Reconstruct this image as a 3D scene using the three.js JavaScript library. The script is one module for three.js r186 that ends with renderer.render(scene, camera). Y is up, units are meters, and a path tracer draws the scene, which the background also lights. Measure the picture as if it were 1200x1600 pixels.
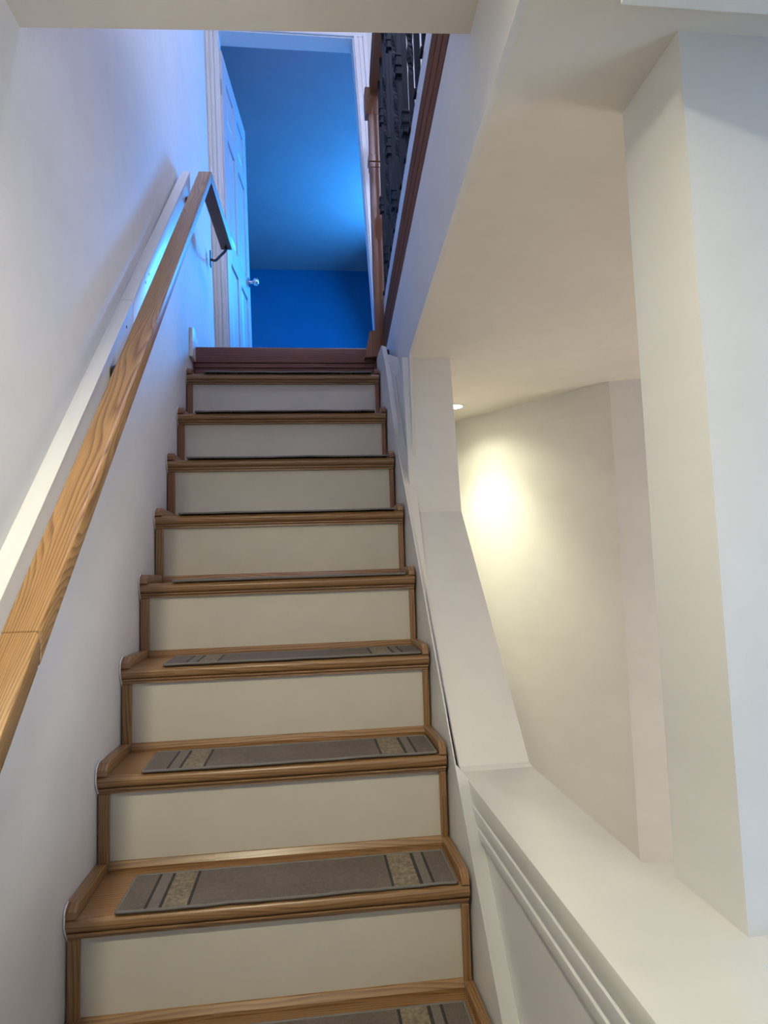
import * as THREE from 'three';
import { RectAreaLightUniformsLib } from 'three/addons/lights/RectAreaLightUniformsLib.js';
import { mergeGeometries, mergeVertices, toCreasedNormals } from 'three/addons/utils/BufferGeometryUtils.js';
import { RoundedBoxGeometry } from 'three/addons/geometries/RoundedBoxGeometry.js';
import { ImprovedNoise } from 'three/addons/math/ImprovedNoise.js';

// ------------------------------------------------------------------ camera, light, exposure
RectAreaLightUniformsLib.init();
const scene = new THREE.Scene();
scene.background = new THREE.Color(0x000000);
const camera = new THREE.PerspectiveCamera(2 * Math.atan(800 / 1033.31) * 180 / Math.PI, 0.75, 0.02, 60);
camera.position.set(0.4443, 0.8129, 1.1419);
camera.rotation.set(0.08899, -0.11624, -0.03265, 'YXZ');
scene.add(camera);
const renderer = new THREE.WebGLRenderer({ antialias: true });
renderer.toneMapping = THREE.LinearToneMapping;
renderer.toneMappingExposure = 1.0;
renderer.shadowMap.enabled = true;

const WARM = [1.0, 0.85, 0.66], NEUTRAL = [1.0, 0.91, 0.80], COOL = [0.78, 0.9, 1.0];
const rgb = (a) => new THREE.Color().setRGB(a[0], a[1], a[2]);
function areaLight(color, intensity, w, h, pos, target) {
  const l = new THREE.RectAreaLight(rgb(color), intensity, w, h);
  l.position.set(...pos); l.lookAt(...target); scene.add(l); return l;
}
areaLight([0.49, 0.70, 1.0], 6.7, 1.3, 1.2, [3.17, 0.15, 2.1], [0, 0.15, 2.1]);                // unseen cool source on the right, out of view, placed to light the corner wall
areaLight([0.015, 0.31, 1.0], 122, 0.9, 0.8, [1.87, 3.56, -4.6], [0, 2.9, -3.6]);                  // unseen blue source, out of view, placed to light the blue room and left wall
const unseenHallLamp = new THREE.PointLight(rgb([0.58, 0.65, 1.0]), 5.3, 0, 2);                         // unseen lamp upstairs, out of view, placed to light the stairwell and railing
unseenHallLamp.position.set(1.1, 3.88, -0.45); unseenHallLamp.castShadow = true; unseenHallLamp.shadow.radius = 5; scene.add(unseenHallLamp);
areaLight([0.54, 0.68, 1.0], 4.5, 1.0, 1.0, [1.6, 1.52, 2.9], [1.6, 0, 2.9]);                  // unseen ceiling light behind the camera, placed to light the lower room
areaLight([1.0, 0.92, 0.87], 7.5, 0.85, 1.5, [3.17, 0.15, -0.3], [1.5, 0.15, -0.9]);            // added fill light for the room behind the half wall, no window known there

// ------------------------------------------------------------------ helpers
const noise = new ImprovedNoise();
const nz = (x, y, z = 0) => noise.noise(x, y, z);
function rng(seed) { let s = seed >>> 0; return () => { s = (s * 1664525 + 1013904223) >>> 0; return s / 4294967296; }; }
const names = new Map();
function numbered(n) { const k = names.get(n) ?? 0; names.set(n, k + 1); return k ? n + '_' + String(k).padStart(3, '0') : n; }
function mesh(name, geo, mat, parent) {
  const g = Array.isArray(geo) ? mergeGeometries(geo.map((x) => { const y = x.index ? x.toNonIndexed() : x; for (const k of Object.keys(y.attributes)) if (!['position', 'normal', 'uv'].includes(k)) y.deleteAttribute(k); return y; })) : geo;
  const m = new THREE.Mesh(g, mat); m.castShadow = m.receiveShadow = true;
  m.name = parent ? name : numbered(name); (parent ?? scene).add(m); return m;
}
function struct(name, geo, mat) { const m = mesh(name, geo, mat); m.userData.kind = 'structure'; return m; }
function group(name, pos = [0, 0, 0]) { const g = new THREE.Group(); g.name = numbered(name); g.position.set(...pos); scene.add(g); return g; }
function tag(o, label, category, grp) { Object.assign(o.userData, { label, category }); if (grp) o.userData.group = grp; return o; }
// uv in metres from position and face direction; grain axis is u
function planarUV(g, axis = 'x', off = 0) {
  const p = g.attributes.position, n = g.attributes.normal, uv = new Float32Array(p.count * 2);
  for (let i = 0; i < p.count; i++) {
    const P = { x: p.getX(i), y: p.getY(i), z: p.getZ(i) }, N = { x: Math.abs(n.getX(i)), y: Math.abs(n.getY(i)), z: Math.abs(n.getZ(i)) };
    let rest = ['x', 'y', 'z'].filter((a) => a !== axis);
    const u = P[axis], v = N[rest[0]] > N[rest[1]] ? P[rest[1]] : P[rest[0]];
    uv[2 * i] = u + off; uv[2 * i + 1] = v + off * 0.37;
  }
  g.setAttribute('uv', new THREE.BufferAttribute(uv, 2)); return g;
}
// six-sided block from its bottom ring (4 points) and top ring (4 points), any winding
function hexa(b, t, axis = 'x') {
  const faces = [[b[3], b[2], b[1], b[0]], [t[0], t[1], t[2], t[3]]];
  for (let i = 0; i < 4; i++) { const j = (i + 1) % 4; faces.push([b[i], b[j], t[j], t[i]]); }
  const c = [0, 1, 2].map((k) => [...b, ...t].reduce((s, q) => s + q[k], 0) / 8);
  const pos = [];
  for (const f of faces) {
    const [A, B, C, D] = f.map((q) => new THREE.Vector3(...q));
    const nn = B.clone().sub(A).cross(C.clone().sub(A));
    const out = nn.dot(A.clone().add(C).multiplyScalar(0.5).sub(new THREE.Vector3(...c))) > 0;
    for (const v of out ? [A, B, C, A, C, D] : [A, C, B, A, D, C]) pos.push(v.x, v.y, v.z);
  }
  const g = new THREE.BufferGeometry(); g.setAttribute('position', new THREE.Float32BufferAttribute(pos, 3));
  g.computeVertexNormals(); return planarUV(g, axis);
}
const box = (x0, x1, y0, y1, z0, z1, axis = 'x') => hexa([[x0, y0, z0], [x1, y0, z0], [x1, y0, z1], [x0, y0, z1]], [[x0, y1, z0], [x1, y1, z0], [x1, y1, z1], [x0, y1, z1]], axis);
function rbox(x0, x1, y0, y1, z0, z1, r = 0.003, axis = 'x') {
  const g = new RoundedBoxGeometry(x1 - x0, y1 - y0, z1 - z0, 2, Math.min(r, (x1 - x0) / 2.1, (y1 - y0) / 2.1, (z1 - z0) / 2.1));
  g.translate((x0 + x1) / 2, (y0 + y1) / 2, (z0 + z1) / 2); return planarUV(g.toNonIndexed(), axis);
}
// polygon given as [z, y], extruded along x
function prismX(pts, x0, x1, bevel = 0, axis = 'x', curve = 1) {
  const s = new THREE.Shape(pts.map(([z, y]) => new THREE.Vector2(-z, y)));
  const g = new THREE.ExtrudeGeometry(s, { depth: x1 - x0 - 2 * bevel, bevelEnabled: bevel > 0, bevelSize: bevel, bevelThickness: bevel, bevelOffset: -bevel, bevelSegments: 3, curveSegments: curve });
  g.rotateY(Math.PI / 2); g.translate(x0 + bevel, 0, 0);
  return planarUV(toCreasedNormals(g.index ? g.toNonIndexed() : g, 0.6), axis);
}
// polygon given as [x, z], extruded up y
function prismY(pts, y0, y1, bevel = 0, axis = 'x') {
  const s = new THREE.Shape(pts.map(([x, z]) => new THREE.Vector2(x, -z)));
  const g = new THREE.ExtrudeGeometry(s, { depth: y1 - y0 - 2 * bevel, bevelEnabled: bevel > 0, bevelSize: bevel, bevelThickness: bevel, bevelOffset: -bevel, bevelSegments: 2 });
  g.rotateX(-Math.PI / 2); g.translate(0, y0 + bevel, 0);
  return planarUV(toCreasedNormals(g.index ? g.toNonIndexed() : g, 0.6), axis);
}
function tube(pts, r, seg = 40) { return new THREE.TubeGeometry(new THREE.CatmullRomCurve3(pts.map((p) => new THREE.Vector3(...p))), seg, r, 8, false).toNonIndexed(); }

// ------------------------------------------------------------------ textures and materials
function tex(w, h, f, rx = 1, ry = 1, srgb = true) {
  const d = new Uint8Array(w * h * 4);
  for (let j = 0; j < h; j++) for (let i = 0; i < w; i++) {
    const c = f(i / w, j / h), k = 4 * (j * w + i);
    d[k] = Math.max(0, Math.min(255, c[0])); d[k + 1] = Math.max(0, Math.min(255, c[1])); d[k + 2] = Math.max(0, Math.min(255, c[2])); d[k + 3] = 255;
  }
  const t = new THREE.DataTexture(d, w, h, THREE.RGBAFormat); t.wrapS = t.wrapT = THREE.RepeatWrapping;
  t.magFilter = THREE.LinearFilter; t.minFilter = THREE.LinearMipmapLinearFilter; t.generateMipmaps = true;
  if (srgb) t.colorSpace = THREE.SRGBColorSpace; t.repeat.set(rx, ry); t.needsUpdate = true; return t;
}
// oak: u runs along the grain; covers len x wid metres
function oakTexture(len, wid, light, dark, seed, ring = 90, cath = 0.012) {
  return tex(1024, 512, (u, v) => {
    const x = u * len, y = v * wid;
    const f = y + cath * nz(x * 1.3 + seed, y * 7, seed) + 0.35 * cath * nz(x * 3.1, y * 16, seed + 4);
    const r = f * ring + 0.5 * nz(x * 8, y * 60, seed + 7), fr = r - Math.floor(r);
    let g = (fr < 0.85 ? Math.pow(fr / 0.85, 2.4) : (1 - fr) / 0.15) * 0.7;
    g += 0.30 * nz(x * 9, y * 700, seed + 2) * (0.4 + fr) + 0.16 * nz(x * 30, y * 1500, seed + 9);
    g += 0.22 * nz(x * 1.1 + seed, y * 9, seed + 3);
    g = Math.max(0, Math.min(1, 0.12 + g));
    return [0, 1, 2].map((k) => light[k] + (dark[k] - light[k]) * g);
  }, 1 / len, 1 / wid);
}
const stdMat = (o) => new THREE.MeshPhysicalMaterial({ roughness: 0.5, ...o });
const rollerBump = tex(512, 512, (u, v) => { const a = 128 + 46 * nz(u * 40, v * 40, 1) + 40 * nz(u * 90, v * 90, 5) + 25 * nz(u * 9, v * 9, 2); return [a, a, a]; }, 2, 2, false);
const paintTone = tex(512, 512, (u, v) => { const a = 250 + 5 * nz(u * 6, v * 6, 3) + 3 * nz(u * 25, v * 25, 8); return [a, a, a - 1]; }, 0.7, 0.7);
const paint = (c, rough = 0.55, bump = 0.00012) => stdMat({ color: rgb(c), map: paintTone, roughness: rough, bumpMap: rollerBump, bumpScale: bump });
const M = {
  wall: paint([0.74, 0.725, 0.715], 0.6), ceiling: paint([0.78, 0.725, 0.66], 0.75), trim: paint([0.80, 0.79, 0.78], 0.32, 0.00006),
  ledge: paint([0.78, 0.765, 0.73], 0.34, 0.00010), riser: paint([0.64, 0.59, 0.50], 0.42, 0.00008), doorPaint: paint([0.66, 0.62, 0.66], 0.3, 0.00005),
  blueWall: paint([0.002, 0.135, 0.24], 0.6), blueCeiling: paint([0.68, 0.28, 0.275], 0.7), floor: stdMat({ color: rgb([0.60, 0.55, 0.48]), roughness: 0.55 }),
  iron: stdMat({ color: rgb([0.008, 0.010, 0.015]), roughness: 0.6, specularIntensity: 0.35 }), steel: stdMat({ color: rgb([0.5, 0.5, 0.5]), roughness: 0.35, metalness: 0.9 }),
  chrome: stdMat({ color: rgb([0.75, 0.75, 0.76]), roughness: 0.15, metalness: 1 }), seam: stdMat({ color: rgb([0.06, 0.03, 0.015]), roughness: 0.8 }),
  bracket: stdMat({ color: rgb([0.05, 0.045, 0.04]), roughness: 0.4, metalness: 0.5 }),
};
const OL = [176, 132, 84], OD = [122, 80, 42];
const oakA = oakTexture(1.2, 0.3, [166, 127, 84], [112, 76, 44], 1.7, 130, 0.03), oakB = oakTexture(1.2, 0.3, [158, 120, 78], [106, 72, 42], 5.1, 150, 0.04);
const oakRail = oakTexture(1.6, 0.16, [176, 135, 84], [112, 76, 42], 3.3, 130, 0.10), oakRed = oakTexture(1.2, 0.3, [128, 74, 58], [70, 34, 28], 8.8, 120, 0.02);
const wood = (t, rough = 0.38, cc = 0.25) => stdMat({ map: t, roughness: rough, clearcoat: cc, clearcoatRoughness: 0.25 });
M.oak = wood(oakA); M.oak2 = wood(oakB); M.oakRail = wood(oakRail, 0.36, 0.15); M.oakRed = wood(oakRed, 0.4, 0.2); M.oakStair = wood(oakTexture(1.2, 0.3, [150, 98, 62], [88, 52, 34], 2.9, 130, 0.02), 0.4, 0.2);
M.oakMatt = stdMat({ map: M.oakStair.map, color: rgb([0.72, 0.68, 0.68]), roughness: 0.85, specularIntensity: 0.35 });

// ------------------------------------------------------------------ measures
const R = 0.2, RUN = 0.17819, W = 0.7408, H = 1.537, LED = 0.356, LAND = 1.765, FLOOR = -0.8;
const fx = (z) => 0.80 - 0.0483 * (z + 1.08);          // the stair side of the upper floor edge, a little out of square
// block that follows the upper floor edge from z0 to z1
const edgeBlock = (z0, z1, y0, y1, o0, o1) => hexa([[fx(z0) + o0, y0, z0], [fx(z0) + o1, y0, z0], [fx(z1) + o1, y0, z1], [fx(z1) + o0, y0, z1]], [[fx(z0) + o0, y1, z0], [fx(z0) + o1, y1, z0], [fx(z1) + o1, y1, z1], [fx(z1) + o0, y1, z1]], 'z');

// ------------------------------------------------------------------ setting
struct('floor', box(-0.3, 3.4, FLOOR - 0.1, FLOOR, -3.4, 4.4), M.floor);
// left wall of the stairwell, leaning out slightly above the landing
struct('wall_left', [
  box(-0.2, -0.012, FLOOR, 1.8, -2.41, 4.3, 'z'),
  hexa([[-0.2, 1.8, -2.41], [-0.012, 1.8, -2.41], [-0.012, 1.8, 4.3], [-0.2, 1.8, 4.3]], [[-0.25, 4.3, -2.41], [-0.072, 4.3, -2.41], [-0.072, 4.3, 4.3], [-0.25, 4.3, 4.3]], 'z'),
], M.wall);
struct('wall_behind', box(-0.2, 3.4, FLOOR, 4.3, 4.1, 4.3), M.wall);
struct('wall_basement_right', box(3.2, 3.4, FLOOR, 2.0, -3.4, 4.1, 'z'), M.wall);
struct('wall_basement_far', box(0.6, 3.4, FLOOR, H, -3.4, -3.2), M.wall);
// half wall beside the stairs, its sloped rise and the post up to the ceiling, and the wall on to the landing
struct('wall_right', [
  prismX([[4.1, FLOOR], [4.1, LED - 0.036], [-0.385, LED - 0.036], [-0.395, LED], [-0.968, 1.0], [-1.04, H], [-2.5, H], [-2.5, FLOOR]], 0.786, 0.938, 0, 'z'),
], M.wall);
// face board of the slope and post, flush with the ledge
struct('trim_1', prismX([[-0.37, LED], [-0.395, LED + 0.004], [-0.966, 1.0], [-1.035, H], [-1.06, H], [-0.985, 1.0], [-0.40, LED - 0.012], [-0.372, LED - 0.012]], 0.778, 0.945, 0.0015, 'z'), M.trim);
struct('trim_2', edgeBlock(-2.39, -0.99, FLOOR + 0.3, H, 0.0, 0.01), M.wall);
// ledge cap: long strip plus the wider tab under the corner wall
struct('trim_3', prismY([[0.778, 4.09], [0.778, -0.40], [0.945, -0.40], [0.945, 0.135], [3.19, 0.135], [3.19, 0.404], [0.945, 0.404], [0.945, 4.09]], LED - 0.038, LED, 0.002), M.ledge);
struct('wall_corner', box(0.9645, 3.2, LED, H, 0.188, 0.351), M.wall);
struct('wall_corner_base', box(0.98, 3.19, FLOOR, LED - 0.038, 0.2, 0.34), M.wall);
// angled wall and its return in the room behind the half wall
struct('wall_far_angled', prismY([[1.652, -1.318], [0.90, -2.43], [0.90, -2.75], [1.75, -1.5]], FLOOR, H), M.wall);
struct('wall_far_return', prismY([[1.652, -1.318], [1.75, -1.5], [3.2, -1.2], [3.2, -0.85]], FLOOR, H), M.wall);
// ceiling of the lower room = floor of the hall above
struct('ceiling', [
  hexa([[fx(-3.4) + 0.012, H, -3.4], [3.4, H, -3.4], [3.4, H, 1.3], [fx(1.3) + 0.012, H, 1.3]], [[fx(-3.4) + 0.012, 1.95, -3.4], [3.4, 1.95, -3.4], [3.4, 1.95, 1.3], [fx(1.3) + 0.012, 1.95, 1.3]]),
  box(-0.2, 3.4, H, 1.95, 1.3, 4.3),
], M.ceiling);
// lowered soffit over the near end of the stairs
struct('ceiling_soffit', hexa([[-0.05, 1.732, 0.058], [fx(0.104), 1.732, 0.104], [fx(1.3), 1.732, 1.3], [-0.05, 1.732, 1.3]], [[-0.05, 1.95, 0.058], [fx(0.104), 1.95, 0.104], [fx(1.3), 1.95, 1.3], [-0.05, 1.95, 1.3]]), M.ceiling);
// boxed-in duct at the top right
struct('ceiling_bulkhead', box(0.829, 3.2, 1.476, H, 0.45, 0.64), M.trim);
// white face of the upper floor edge, its oak nosing and the kerb under the railing
struct('trim_4', edgeBlock(-2.38, 1.3, H - 0.001, 1.89, 0, 0.012), M.wall);
const nosing = struct('trim_5', [edgeBlock(-2.06, 0.06, 1.886, 1.935, -0.0015, 0.012), edgeBlock(-2.06, 0.06, 1.938, 1.99, -0.0025, 0.012), edgeBlock(-2.06, 0.06, 1.993, 2.052, -0.0035, 0.012)], M.oakMatt);
struct('trim_6', edgeBlock(-2.07, 0.06, 2.052, 2.155, 0.002, 0.045), M.trim);
// landing and the hall floor beside it
struct('landing', box(-0.012, 0.812, 1.6, LAND - 0.002, -2.42, -1.612), M.oakRed);
struct('floor_hall', hexa([[fx(-2.4) + 0.045, 1.95, -2.4], [1.8, 1.95, -2.4], [1.8, 1.95, 1.5], [fx(1.5) + 0.045, 1.95, 1.5]], [[fx(-2.4) + 0.045, 1.97, -2.4], [1.8, 1.97, -2.4], [1.8, 1.97, 1.5], [fx(1.5) + 0.045, 1.97, 1.5]]), M.floor);

// hall above: far wall with the doorway, right wall, ceiling
const JL = (y) => 0.050 - 0.021 * (y - LAND), JR = (y) => 0.860 - 0.0455 * (y - LAND), DT = 3.875;
struct('wall_hall_far', [
  hexa([[-0.4, LAND - 0.2, -2.5], [JL(LAND) - 0.02, LAND - 0.2, -2.5], [JL(LAND) - 0.02, LAND - 0.2, -2.405], [-0.4, LAND - 0.2, -2.405]], [[-0.4, DT + 0.02, -2.5], [JL(DT) - 0.02, DT + 0.02, -2.5], [JL(DT) - 0.02, DT + 0.02, -2.405], [-0.4, DT + 0.02, -2.405]]),
  hexa([[JR(LAND) + 0.02, LAND - 0.2, -2.5], [1.9, LAND - 0.2, -2.5], [1.9, LAND - 0.2, -2.405], [JR(LAND) + 0.02, LAND - 0.2, -2.405]], [[JR(DT) + 0.02, DT + 0.02, -2.5], [1.9, DT + 0.02, -2.5], [1.9, DT + 0.02, -2.405], [JR(DT) + 0.02, DT + 0.02, -2.405]]),
  box(-0.4, 1.9, DT + 0.02, 4.35, -2.5, -2.405), box(-0.4, 1.9, FLOOR, LAND - 0.2, -2.5, -2.41),
], M.wall);
struct('wall_hall_right', box(1.75, 1.95, 1.9, 4.35, -2.5, 1.7, 'z'), M.wall);
struct('wall_hall_near', box(-0.3, 1.95, 1.95, 4.35, 1.3, 1.5), M.wall);
struct('ceiling_hall', box(-0.3, 1.95, 4.2, 4.35, -2.5, 1.5), M.ceiling);
// blue room behind the door
struct('wall_blue_far', box(-0.6, 2.1, 1.6, 4.3, -6.2, -6.02), M.blueWall);
struct('wall_blue_left', box(-0.6, -0.42, 1.6, 4.3, -6.1, -2.42, 'z'), M.blueWall);
struct('wall_blue_right', box(1.9, 2.1, 1.6, 4.3, -6.1, -2.42, 'z'), M.blueWall);
struct('floor_blue', box(-0.6, 2.1, 1.6, LAND - 0.003, -6.1, -2.42), M.floor);
struct('ceiling_blue', box(-0.6, 2.1, 4.19, 4.35, -6.1, -2.42), M.blueCeiling);

// glowing panes set behind the unseen area lights, all out of view
function unseenPane(name, x, y, z, w, h, col, glow) {   // in a wall that faces -x
  const g = new THREE.Group(); g.name = numbered(name); g.userData.kind = 'structure'; g.position.set(x, y, z); scene.add(g);
  mesh('pane', box(0, 0.006, -h / 2, h / 2, -w / 2, w / 2, 'y'), stdMat({ color: rgb([0.6, 0.65, 0.7]), emissive: rgb(col), emissiveIntensity: glow, roughness: 0.2 }), g);
  mesh('frame', [box(-0.004, 0.012, -h / 2 - 0.05, -h / 2, -w / 2 - 0.05, w / 2 + 0.05, 'z'), box(-0.004, 0.012, h / 2, h / 2 + 0.05, -w / 2 - 0.05, w / 2 + 0.05, 'z'), box(-0.004, 0.012, -h / 2, h / 2, -w / 2 - 0.05, -w / 2, 'y'), box(-0.004, 0.012, -h / 2, h / 2, w / 2, w / 2 + 0.05, 'y')], M.trim, g);
}
unseenPane('unseen_window_1', 3.185, 0.15, 2.1, 1.3, 1.2, [0.64, 0.85, 1.0], 0.12);  // unseen window, form assumed, for the light on the corner wall
unseenPane('added_window_2', 3.185, 0.15, -0.3, 0.85, 1.5, [1.0, 0.92, 0.9], 0.12);  // added pane that goes with the fill light, not a known window
unseenPane('unseen_window_3', 1.885, 3.56, -4.6, 0.9, 0.8, [0.08, 0.33, 1.0], 0.12);  // unseen window, form assumed, for the blue light through the doorway

// door casing: moulded boards around the skewed opening, plus the jamb lining
function casing(xa, xb, y0, y1, z, d) {   // xa, xb functions of y
  const g = [];
  for (const [a, b, t] of [[0, 1, d * 0.55], [0.02, 0.3, d], [0.38, 0.62, d * 0.78], [0.72, 0.98, d * 0.9]]) {
    const X = (f, y) => xa(y) + (xb(y) - xa(y)) * f;
    g.push(hexa([[X(a, y0), y0, z], [X(b, y0), y0, z], [X(b, y0), y0, z + t], [X(a, y0), y0, z + t]], [[X(a, y1), y1, z], [X(b, y1), y1, z], [X(b, y1), y1, z + t], [X(a, y1), y1, z + t]], 'y'));
  }
  return g;
}
struct('trim_7', casing((y) => JL(y) - 0.072, (y) => JL(y) - 0.006, LAND, DT + 0.07, -2.405, 0.02), M.trim);
struct('trim_8', casing((y) => JR(y) + 0.082, (y) => JR(y) + 0.006, LAND, DT + 0.07, -2.405, 0.022), M.trim);
struct('trim_9', [box(JL(DT) - 0.075, JR(DT) + 0.08, DT + 0.004, DT + 0.09, -2.405, -2.391), box(JL(DT) - 0.075, JR(DT) + 0.08, DT + 0.004, DT + 0.025, -2.391, -2.386), box(JL(DT) - 0.075, JR(DT) + 0.08, DT + 0.06, DT + 0.088, -2.391, -2.384)], M.trim);
const jamb = (f, s) => hexa([[f(LAND), LAND, -2.51], [f(LAND) + s * 0.02, LAND, -2.51], [f(LAND) + s * 0.02, LAND, -2.40], [f(LAND), LAND, -2.40]], [[f(DT), DT, -2.51], [f(DT) + s * 0.02, DT, -2.51], [f(DT) + s * 0.02, DT, -2.40], [f(DT), DT, -2.40]], 'y');
struct('trim_10', [jamb(JL, -1), jamb(JR, 1), box(JL(DT) - 0.01, JR(DT) + 0.01, DT, DT + 0.02, -2.51, -2.40)], M.trim);

// open six-panel door, hinged on the left jamb and swung into the blue room
{
  const d = new THREE.Group(); d.name = numbered('door_1'); d.userData.kind = 'structure'; scene.add(d);
  d.position.set(0.022, LAND + 0.01, -2.425); d.rotation.y = -0.095; d.rotation.z = 0.018;   // local: leaf lies along -z, face towards +x
  const L = 0.70, HT = 2.0, T = 0.034;
  const X0 = 0.0, X1 = T;
  const rails = [[0, 0.20], [0.80, 0.93], [1.54, 1.64], [1.88, HT]], stile = [[0, 0.10], [0.30, 0.40], [0.60, L]];
  const g = [box(X0, X1 - 0.010, 0, HT, -L, 0, 'y')];
  for (const [a, b] of rails) g.push(box(X1 - 0.0101, X1, a, b, -L, 0, 'y'));
  for (const [a, b] of stile) for (let k = 0; k < 3; k++) g.push(box(X1 - 0.0101, X1, rails[k][1], rails[k + 1][0], -b, -a, 'y'));
  mesh('leaf', g, M.doorPaint, d);
  for (let c = 0; c < 2; c++) for (let k = 0; k < 3; k++) {
    const z0 = -stile[c + 1][0], z1 = -stile[c][1], y0 = rails[k][1], y1 = rails[k + 1][0], a = 0.012, b = 0.035;
    const X = X1 - 0.010;
    mesh('panel', hexa([[X, y0 + a, z0 + a], [X, y0 + a, z1 - a], [X, y1 - a, z1 - a], [X, y1 - a, z0 + a]], [[X1 - 0.002, y0 + b, z0 + b], [X1 - 0.002, y0 + b, z1 - b], [X1 - 0.002, y1 - b, z1 - b], [X1 - 0.002, y1 - b, z0 + b]], 'y'), M.doorPaint, d);
  }
  for (const y of [0.20, 0.955, 1.735]) {
    const h = mesh('hinge', [rbox(0.002, 0.032, y, y + 0.088, 0.0, 0.003, 0.001, 'y')], M.steel, d);
    for (const k of [0.015, 0.044, 0.073]) mesh('screw', new THREE.CylinderGeometry(0.003, 0.003, 0.002, 10).rotateX(Math.PI / 2).translate(0.017, y + k, 0.0035), M.bracket, h);
  }
  const lathe = (p) => new THREE.LatheGeometry(p.map(([r, y]) => new THREE.Vector2(r, y)), 24).rotateZ(-Math.PI / 2);
  const kx = mesh('handle', lathe([[0, 0], [0.03, 0], [0.031, 0.005], [0.02, 0.01], [0.011, 0.014], [0.011, 0.03], [0.022, 0.036], [0.026, 0.046], [0.025, 0.058], [0.016, 0.064], [0, 0.065]]).translate(X1, 0.93, -0.645), M.chrome, d);
}

// panel mouldings on the stair side of the half wall
const pl = (z, o) => -1.1224 * z + o;
struct('trim_12', [box(0.780, 0.788, 0.262, 0.318, -0.36, 4.0, 'z'), prismX([[4, 0.316], [4, 0.290], [-0.34, 0.290], [-0.36, 0.316]], 0.776, 0.785, 0.002, 'z'), prismX([[4, 0.282], [4, 0.262], [-0.30, 0.262], [-0.32, 0.282]], 0.7765, 0.785, 0.003, 'z')], M.trim);
// stringer along the right end of the treads, its top seen as a pale strip
const sk = [[-1.56, 1.705], [-1.38, 1.70], [-1.285, 1.60], [-1.10, 1.31], [-0.737, 0.885], [-0.31, 0.393], [-0.279, 0.357], [0, 0.040], [0.80, -0.858]];
struct('trim_13', sk.slice(1).map(([z1, y1], i) => {   // top slopes a little down towards the wall
  const [z0, y0] = sk[i], rx = () => z1 < -1.0 ? 0.768 : z1 < -0.30 ? 0.7535 : 0.786, dy = z1 < -0.30 ? 0.006 : 0.042;
  return hexa([[0.7450, y0 - 0.4, z0], [rx(z0), y0 - 0.4, z0], [rx(z1), y1 - 0.4, z1], [0.7450, y1 - 0.4, z1]], [[0.7500, y0, z0], [rx(z0), y0 - dy, z0], [rx(z1), y1 - dy, z1], [0.7500, y1, z1]], 'z');
}), M.trim);
// plastered strip between the stringer and the wall
struct('trim_14', sk.slice(1, 6).map(([z1, y1], i) => {
  const [z0, y0] = sk[i], d0 = z0 < -0.9 ? 0.03 : 0.13, d1 = z1 < -0.9 ? 0.03 : 0.13, X0 = fx(z0) + 0.004, X1 = fx(z1) + 0.004;
  return hexa([[0.753, y0 - 0.5, z0], [X0, y0 - 0.5, z0], [X1, y1 - 0.5, z1], [0.753, y1 - 0.5, z1]], [[0.753, y0 - d0, z0], [X0, y0 - d0 - 0.02, z0], [X1, y1 - d1 - 0.02, z1], [0.753, y1 - d1, z1]], 'z');
}), M.trim);
// white end of the skirt on the left wall beside the landing
struct('trim_16', prismX([[-1.52, 1.70], [-1.53, 1.822], [-1.577, 1.838], [-1.70, 1.795], [-1.83, 1.766], [-1.60, 1.70]], -0.012, 0.0, 0.001, 'z'), M.trim);

// ------------------------------------------------------------------ staircase
const stairs = tag(group('staircase'), 'straight oak stair flight with off-white riser panels rising to the landing', 'staircase');
function treadProfile(i) {
  const z = -i * RUN, y = i * R, p = [];
  const T = 0.027, r = 0.0125;
  p.push([z - RUN - 0.022, y]);
  for (let k = 0; k <= 8; k++) { const a = Math.PI / 2 - Math.PI * k / 8; p.push([z - r + r * Math.cos(a), y - T / 2 + (T / 2) * Math.sin(a)]); }
  p.push([z - 0.035, y - T], [z - RUN - 0.022, y - T]);
  return p;
}
const rr = rng(7);
for (let i = -3; i <= 8; i++) {
  const y = i * R, z = -i * RUN, rz = z - 0.022, off = rr() * 3;
  const wm = i % 2 ? M.oak : M.oak2, sm = i >= 6 ? M.oakStair : wm;
  const t = mesh('tread', planarUV(prismX(treadProfile(i), -0.010, 0.7425), 'x', off), wm, stairs);
  mesh('cove_strip', planarUV(prismX([[rz + 0.016, y - 0.0272], [rz + 0.016, y - 0.031], [rz + 0.010, y - 0.034], [rz + 0.0105, y - 0.039], [rz, y - 0.0395], [rz, y - 0.0272]], -0.008, 0.7415), 'x', off + 1), wm, t);
  const p = mesh('riser_panel', box(-0.01, 0.742, y - R, y - 0.027, rz - 0.018, rz, 'x'), M.riser, stairs);
  for (const [a, b] of [[-0.0095, 0.0135], [0.7265, 0.7425]]) mesh('side_strip', planarUV(rbox(a, b, y - R, y - 0.0395, rz - 0.001, rz + 0.011, 0.004), 'y', off + a), sm, p);
  if (i < 8 + 1 && i > -3) mesh('base_strip', planarUV(prismX([[rz + 0.012, y - R], [rz + 0.012, y - R + 0.008], [rz + 0.004, y - R + 0.019], [rz, y - R + 0.0195], [rz, y - R]], 0.0135, 0.7265), 'x', off + 2), wm, p);
  // sloped end trims on the tread, their fronts cut back
  for (const [a, b] of [[-0.0115, 0.0115], [0.726, 0.7432]]) mesh('end_trim', planarUV(prismX([[z - 0.001, y], [z - 0.003, y + 0.012], [z - 0.018, y + 0.024], [z - RUN + 0.002, y + 0.022], [rz - RUN + 0.012, y + 0.020], [rz - RUN + 0.012, y]], a, b, 0.0012), 'z', off), sm, t);
}
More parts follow.
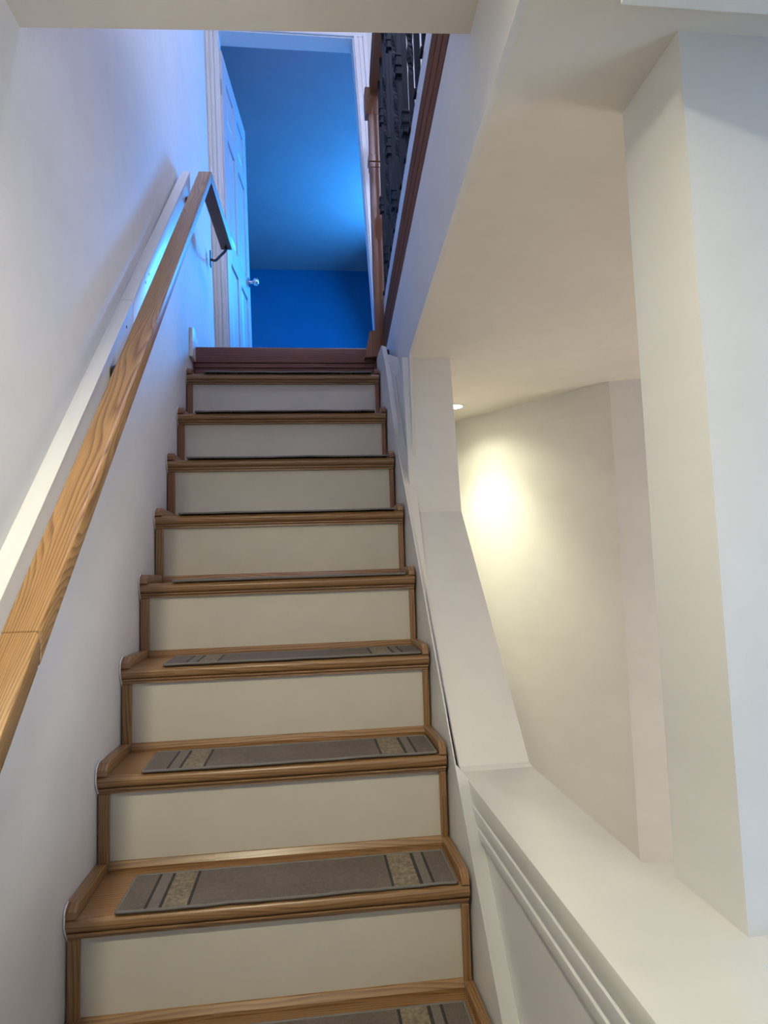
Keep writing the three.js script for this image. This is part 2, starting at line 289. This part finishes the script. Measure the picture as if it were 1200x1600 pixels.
// bead of white caulk where the treads meet the left wall
for (let i = 0; i <= 8; i++) {
  const z = -i * RUN, y = i * R;
  const pts = [[z - 0.0205, y - 0.12], [z - 0.021, y - 0.05], [z - 0.014, y - 0.038], [z + 0.0005, y - 0.016], [z + 0.0015, y], [z - 0.002, y + 0.014], [z - 0.018, y + 0.0255], [z - 0.05, y + 0.0255]].map(([a, b]) => [-0.0094 + 0.0006 * (rr() - 0.5), b + 0.001 * (rr() - 0.5), a + 0.001 * rr()]);
  mesh('caulk_bead', tube(pts.slice(i % 3, 8 - (i % 2)), 0.0014 + 0.0004 * rr(), 60), M.trim, stairs);
}
// last riser: red-stained landing board
{
  const z = -1.603;
  const b = mesh('landing_board', prismX([[z - 0.01, 1.6], [z - 0.004, 1.6], [z - 0.004, 1.676], [z + 0.002, 1.679], [z + 0.002, 1.692], [z - 0.003, 1.694], [z - 0.003, 1.698], [z + 0.003, 1.7], [z + 0.004, 1.757], [z, LAND], [z - 0.01, LAND]], -0.002, 0.7425), M.oakRed, stairs);
  b.userData.label = 'dark red-stained board under the landing edge';
  mesh('end_block', hexa([[0.701, 1.712, -1.60], [0.76, 1.718, -1.60], [0.76, 1.718, -1.565], [0.701, 1.712, -1.565]], [[0.726, 1.828, -1.60], [0.772, 1.832, -1.60], [0.772, 1.832, -1.565], [0.726, 1.828, -1.565]], 'y'), M.oakStair, stairs);
}

// ------------------------------------------------------------------ mats, one on every tread
const matTex = tex(1024, 256, (u, v) => {
  const x = u * 0.64, y = v * 0.165;
  let c = [103, 93, 84]; const n = 9 * nz(x * 300, y * 300, 2) + 8 * nz(x * 90, y * 90, 6) + 7 * nz(x * 12, y * 12, 4);
  const band = (a, b) => x > a && x < b;
  const m = Math.min(x, 0.64 - x) === x ? x : 0.64 - x;
  if (x < 0.32) {
    if (band(0.047, 0.053) || band(0.074, 0.080) || band(0.125, 0.131)) c = [52, 46, 42];
    else if (band(0.080, 0.125)) c = [124, 112, 92].map((k) => k + 26 * nz(x * 130, y * 130, 9) + 16 * nz(x * 60, y * 60, 3));
    else if (band(0.053, 0.074)) c = [112, 104, 95];
  } else {
    if (band(0.512, 0.518) || band(0.568, 0.575) || band(0.592, 0.598)) c = [52, 46, 42];
    else if (band(0.518, 0.568)) c = [124, 112, 92].map((k) => k + 26 * nz(x * 130, y * 130, 9) + 16 * nz(x * 60, y * 60, 3));
    else if (band(0.575, 0.592)) c = [112, 104, 95];
  }
  return c.map((k) => k + n);
});
const weave = tex(512, 256, (u, v) => { const a = 128 + 70 * Math.sin(u * 1200) * Math.sin(v * 330) + 40 * nz(u * 200, v * 60, 1); return [a, a, a]; }, 1, 1, false);
const matMat = stdMat({ map: matTex, roughness: 0.95, bumpMap: weave, bumpScale: 0.0008, sheen: 0.15, sheenRoughness: 0.6 });
const bindMat = stdMat({ color: rgb([0.175, 0.16, 0.145]), roughness: 0.9 });
function makeMat(seed, front, depth, x0, x1, skew) {
  const nx = 64, ny = 12, pos = [], uv = [], idx = [];
  const at = (u, v) => {
    const wav = 0.0022 * nz(u * 5, seed, 1) + 0.0014 * nz(u * 14, seed, 2);
    const lift = 0.0015 + 0.0020 * Math.max(0, nz(u * 4 + seed, v * 2, 3)) + (v < 0.08 ? 0.0012 * nz(u * 9, seed, 5) : 0);
    return [x0 + (x1 - x0) * u, lift, front - skew * u + (v < 0.5 ? wav : 0) - depth * v];
  };
  const T = 0.0042;
  for (let j = 0; j <= ny; j++) for (let i = 0; i <= nx; i++) { const p = at(i / nx, j / ny); pos.push(p[0], p[1] + T, p[2]); uv.push(i / nx, j / ny); }
  for (let j = 0; j < ny; j++) for (let i = 0; i < nx; i++) { const a = j * (nx + 1) + i, b = a + 1, c = a + nx + 1, d = c + 1; idx.push(a, b, d, a, d, c); }
  const g = new THREE.BufferGeometry(); g.setAttribute('position', new THREE.Float32BufferAttribute(pos, 3)); g.setAttribute('uv', new THREE.Float32BufferAttribute(uv, 2)); g.setIndex(idx); g.computeVertexNormals();
  // underside closes the body
  const rim = [];
  for (let i = 0; i <= nx; i++) rim.push(at(i / nx, 0));
  for (let j = 1; j <= ny; j++) rim.push(at(1, j / ny));
  for (let i = nx - 1; i >= 0; i--) rim.push(at(i / nx, 1));
  for (let j = ny - 1; j >= 1; j--) rim.push(at(0, j / ny));
  const cr = new THREE.CatmullRomCurve3(rim.map((p) => new THREE.Vector3(p[0], p[1] + 0.0030, p[2])), true, 'catmullrom', 0.1);
  const bind = new THREE.TubeGeometry(cr, 320, 0.0030, 6, true);
  return [g, bind];
}
const matLabel = {
  0: 'grey-brown striped stair mat on the lowest tread, cut off by the photo bottom',
  1: 'grey-brown striped stair mat on the lowest tread whose nosing is fully seen',
  2: 'grey-brown striped stair mat on the second fully seen tread from the bottom',
  3: 'grey-brown striped stair mat on the third fully seen tread, highest one showing its stripes',
  4: 'stair mat seen edge-on at eye level, fourth fully seen tread from the bottom',
  5: 'stair mat seen as a dark edge, fifth fully seen tread from the bottom',
  6: 'stair mat seen as a dark edge, third tread below the red landing board',
  7: 'stair mat with a curled right end, second tread below the red landing board',
  8: 'stair mat seen as a dark edge right under the red landing board',
};
const matSpec = { 0: [0.075, 0.716, 0], 1: [0.080, 0.718, 0.004], 2: [0.084, 0.7205, 0.004], 3: [0.092, 0.722, 0.004], 4: [0.08, 0.715, 0.003], 5: [0.062, 0.716, 0], 6: [0.056, 0.719, 0], 7: [0.055, 0.7, 0], 8: [0.06, 0.71, 0] };
for (let i = 0; i <= 8; i++) {
  const [x0, x1, skew] = matSpec[i];
  const g = tag(group('stair_mat', [0, i * R, -i * RUN]), matLabel[i], 'mat', 'stair mats on the treads');
  const [a, b] = makeMat(i * 3.7 + 1, 0.0015 + (i > 3 ? 0.002 : 0) - (i < 3 ? 0.003 : 0), 0.150, x0, x1, skew);
  mesh('pile', a, matMat, g); mesh('binding', b, bindMat, g);
}

// ------------------------------------------------------------------ handrail on the left wall
{
  const rail = tag(group('handrail'), 'oak handrail sloping up the left wall and turning level at the landing', 'handrail');
  const top = (z) => 0.99 - 1.016 * z, t = 0.047, zE = -1.388;
  const slopeUV = (g) => {   // u along the slope, v across
    const p = g.attributes.position, n = g.attributes.normal, uv = [];
    for (let i = 0; i < p.count; i++) { const u = (p.getZ(i) - p.getY(i)) * 0.707, w = (p.getZ(i) + p.getY(i)) * 0.707; uv.push(u, Math.abs(n.getX(i)) > 0.7 ? w : p.getX(i) + 0.005); }
    g.setAttribute('uv', new THREE.Float32BufferAttribute(uv, 2)); return g;
  };
  const seg = (z0, z1) => slopeUV(prismX([[z0, top(z0)], [z1, top(z1)], [z1 + t * 0, top(z1) - t], [z0, top(z0) - t]], 0.05, 0.10, 0.006, 'z'));
  const r1 = mesh('rail', seg(zE, 0.235), M.oakRail, rail);
  mesh('rail', seg(0.237, 1.0), M.oakRail, rail);
  mesh('seam', prismX([[0.230, top(0.230) - 0.004], [0.245, top(0.245) - 0.004], [0.245, top(0.245) - t + 0.004], [0.230, top(0.23) - t + 0.004]], 0.0535, 0.0965, 0, 'z'), M.seam, rail);
  // level piece
  const lev = (z0, z1) => { const s = (z) => (z - zE) * -0.034; return hexa([[0.05 + s(z0), 2.353, z0], [0.10 + s(z0), 2.353, z0], [0.10 + s(z1), 2.353, z1], [0.05 + s(z1), 2.353, z1]], [[0.05 + s(z0), 2.40, z0], [0.10 + s(z0), 2.40, z0], [0.10 + s(z1), 2.40, z1], [0.05 + s(z1), 2.40, z1]], 'z'); };
  mesh('level_rail', lev(-1.585, zE - 0.001), M.oakStair, rail); mesh('level_rail', lev(-1.93, -1.587), M.oakStair, rail);
  // brackets
  const br = (pts, plate) => mesh('bracket', [tube(pts, 0.0065, 16), plate], M.bracket, rail);
  for (const z of [-1.29, -0.36]) { const y = top(z) - t; br([[0.027, y - 0.045, z], [0.045, y - 0.04, z], [0.068, y - 0.022, z], [0.072, y + 0.004, z]], new THREE.CylinderGeometry(0.024, 0.027, 0.007, 20).rotateZ(Math.PI / 2).translate(0.0247, y - 0.045, z).toNonIndexed()); }
  br([[-0.006, 2.40, -2.13], [0.02, 2.372, -2.08], [0.06, 2.350, -1.98], [0.088, 2.347, -1.925], [0.094, 2.349, -1.90]], rbox(-0.0125, -0.006, 2.365, 2.445, -2.15, -2.115, 0.003, 'y'));
}
{
  const bd = tag(group('rail_backing_board'), 'white painted board on the left wall behind the oak handrail, jointed halfway', 'board');
  const tp = (z) => 0.962 - 1.04 * z, hh = 0.13;
  const piece = (z0, z1) => prismX([[z0, tp(z0)], [z1, tp(z1)], [z1, tp(z1) - hh], [z0, tp(z0) - hh]], -0.0121, 0.0205, 0.002, 'z');
  mesh('board', piece(-1.37, -0.532), M.trim, bd); mesh('board', piece(-0.5295, 1.0), M.trim, bd);
  // screw holes
  for (const z of [-0.70, -0.66, -0.47]) mesh('screw_head', new THREE.CylinderGeometry(0.004, 0.004, 0.001, 12).rotateZ(Math.PI / 2).translate(0.0207, tp(z) - 0.03, z), M.bracket, bd);
}

// ------------------------------------------------------------------ iron railing of the upper floor
{
  const g = tag(group('stair_railing'), 'black iron balusters with oak newel post and handrail along the upper floor edge', 'railing');
  const yB = 2.155, yT = 3.26;
  mesh('handrail', [edgeBlock(-2.03, 0.05, yT, yT + 0.03, -0.03, 0.03), edgeBlock(-2.03, 0.05, yT + 0.03, yT + 0.065, -0.036, 0.036)], M.oakStair, g);
  const np = (x, z) => [rbox(x - 0.026, x + 0.026, 1.77, 3.16, z - 0.026, z + 0.026, 0.003, 'y'), rbox(x - 0.033, x + 0.033, 2.89, 2.93, z - 0.033, z + 0.033, 0.004, 'y'), rbox(x - 0.029, x + 0.029, 2.86, 2.89, z - 0.029, z + 0.029, 0.004, 'y')];
  const nx = 0.828, nzz = -2.06;
  const post = mesh('newel_post', np(nx, nzz), M.oakStair, g);
  mesh('newel_cap', [prismX([[nzz + 0.028, 3.15], [nzz + 0.043, 3.21], [nzz + 0.043, 3.235], [nzz + 0.034, 3.245], [nzz + 0.034, 3.29], [nzz - 0.034, 3.29], [nzz - 0.034, 3.245], [nzz - 0.043, 3.235], [nzz - 0.043, 3.21], [nzz - 0.028, 3.15]], nx - 0.042, nx + 0.042, 0.004, 'y')], M.oakStair, post);
  const bar = (z, twist) => {
    const a = 0.0078, n = 60, pos = [], x = fx(z) + 0.009;
    const ring = (y, th) => [0, 1, 2, 3].map((k) => { const q = th + Math.PI / 4 + k * Math.PI / 2; return new THREE.Vector3(x + a * 1.414 * Math.cos(q), y, z + a * 1.414 * Math.sin(q)); });
    for (let i = 0; i < n; i++) {
      const y0 = yB + (yT - yB) * i / n, y1 = yB + (yT - yB) * (i + 1) / n;
      const tw = (y) => twist && y > 2.35 && y < 3.05 ? (y - 2.35) * 18 : twist && y >= 3.05 ? 0.7 * 18 : 0;
      const A = ring(y0, tw(y0)), B = ring(y1, tw(y1));
      for (let k = 0; k < 4; k++) { const m = (k + 1) % 4; for (const v of [A[k], B[k], B[m], A[k], B[m], A[m]]) pos.push(v.x, v.y, v.z); }
    }
    const q = new THREE.BufferGeometry(); q.setAttribute('position', new THREE.Float32BufferAttribute(pos, 3)); q.computeVertexNormals();
    q.setAttribute('uv', new THREE.Float32BufferAttribute(new Float32Array(pos.length / 3 * 2), 2)); return q;
  };
  const knuckle = (x, y, z) => [rbox(x - 0.019, x + 0.019, y - 0.008, y + 0.008, z - 0.019, z + 0.019, 0.003, 'y'), rbox(x - 0.0155, x + 0.0155, y - 0.034, y + 0.034, z - 0.0155, z + 0.0155, 0.006, 'y'), rbox(x - 0.0175, x + 0.0175, y - 0.040, y - 0.030, z - 0.0175, z + 0.0175, 0.003, 'y'), rbox(x - 0.0175, x + 0.0175, y + 0.030, y + 0.040, z - 0.0175, z + 0.0175, 0.003, 'y')];
  for (let k = 0; k < 13; k++) {
    const z = -0.15 - 0.15 * k, x = fx(z) + 0.009, kind = k % 3;   // 0: two knuckles low and high... chosen below
    const b = mesh('baluster', bar(z, kind === 1), M.iron, g);
    if (kind === 0) mesh('knuckle', knuckle(x, 2.61, z), M.iron, b);
    if (kind === 2) { mesh('knuckle', knuckle(x, 2.285, z), M.iron, b); mesh('knuckle', knuckle(x, 2.965, z), M.iron, b); }
    mesh('shoe', rbox(x - 0.015, x + 0.015, yB - 0.001, yB + 0.014, z - 0.015, z + 0.015, 0.003, 'y'), M.iron, b);
  }
}

// ------------------------------------------------------------------ recessed lights
function potLight(pos, color, cd, r, label, glow, rad = 2, angle = 1.35, pen = 0.5, beam = 0) {
  const g = tag(group('recessed_light', pos), label, 'light');
  mesh('trim_ring', new THREE.LatheGeometry([[r + 0.018, 0.0005], [r + 0.016, -0.004], [r + 0.004, -0.005], [r, -0.002], [r, 0.002]].map(([a, b]) => new THREE.Vector2(a, b)), 40), M.trim, g);
  mesh('lamp_disc', new THREE.CylinderGeometry(r - 0.0005, r - 0.0005, 0.002, 40).translate(0, -0.0012, 0), stdMat({ color: rgb([0.9, 0.88, 0.82]), emissive: rgb(color), emissiveIntensity: glow }), g);
  const l = new THREE.SpotLight(rgb(color), cd, 0, angle, pen, 2); l.position.set(0, -0.006, 0); l.target.position.set(0, -1, 0);
  l.castShadow = true; l.shadow.radius = rad; g.add(l, l.target);
  if (beam) { const b = new THREE.SpotLight(rgb(color), beam, 0, 0.8, 1, 2); b.position.set(0, -0.006, 0); b.target.position.set(0, -1, 0); b.castShadow = true; b.shadow.radius = rad; g.add(b, b.target); }
  return g;
}
potLight([1.104, H, -1.71], [1.0, 0.97, 0.67], 1.6, 0.04, 'small round recessed ceiling light glowing beside the white post', 14, 1.6, 1.25, 1, 4.5);  // L6
potLight([0.19, 1.732, 0.95], [1.0, 0.93, 0.67], 7.3, 0.05, 'unseen recessed light in the lowered soffit, out of view, lighting the near stairs and ledge', 8, 2, 1.5);  // L7, unseen lamp out of view, placed to light stairs and ledge
{
  const g = tag(group('unseen_hall_lamp', [1.1, 3.88, -0.45]), 'unseen round lamp in the upstairs hall, lighting the stairwell from out of view', 'lamp');  // body of the unseen hall light, its look assumed
  mesh('globe', new THREE.SphereGeometry(0.06, 24, 16), stdMat({ color: rgb([0.9, 0.9, 0.9]), emissive: rgb([0.74, 0.84, 1.0]), emissiveIntensity: 0.5 }), g);
  mesh('stem', new THREE.CylinderGeometry(0.008, 0.03, 0.262, 12).translate(0, 0.189, 0), M.steel, g);
}
{
  const g = tag(group('unseen_panel_light', [1.6, 1.528, 2.9]), 'unseen cool panel light behind the camera, lighting the lower room', 'light');  // body of the unseen light behind the camera, its look assumed
  mesh('diffuser', box(-0.5, 0.5, 0, 0.006, -0.5, 0.5), stdMat({ color: rgb([0.9, 0.9, 0.9]), emissive: rgb([0.5, 0.68, 1.0]), emissiveIntensity: 0.12 }), g);
  mesh('frame', [box(-0.53, 0.53, 0, 0.009, -0.53, -0.5), box(-0.53, 0.53, 0, 0.009, 0.5, 0.53), box(-0.53, -0.5, 0, 0.009, -0.5, 0.5, 'z'), box(0.5, 0.53, 0, 0.009, -0.5, 0.5, 'z')], M.trim, g);
}
renderer.render(scene, camera);
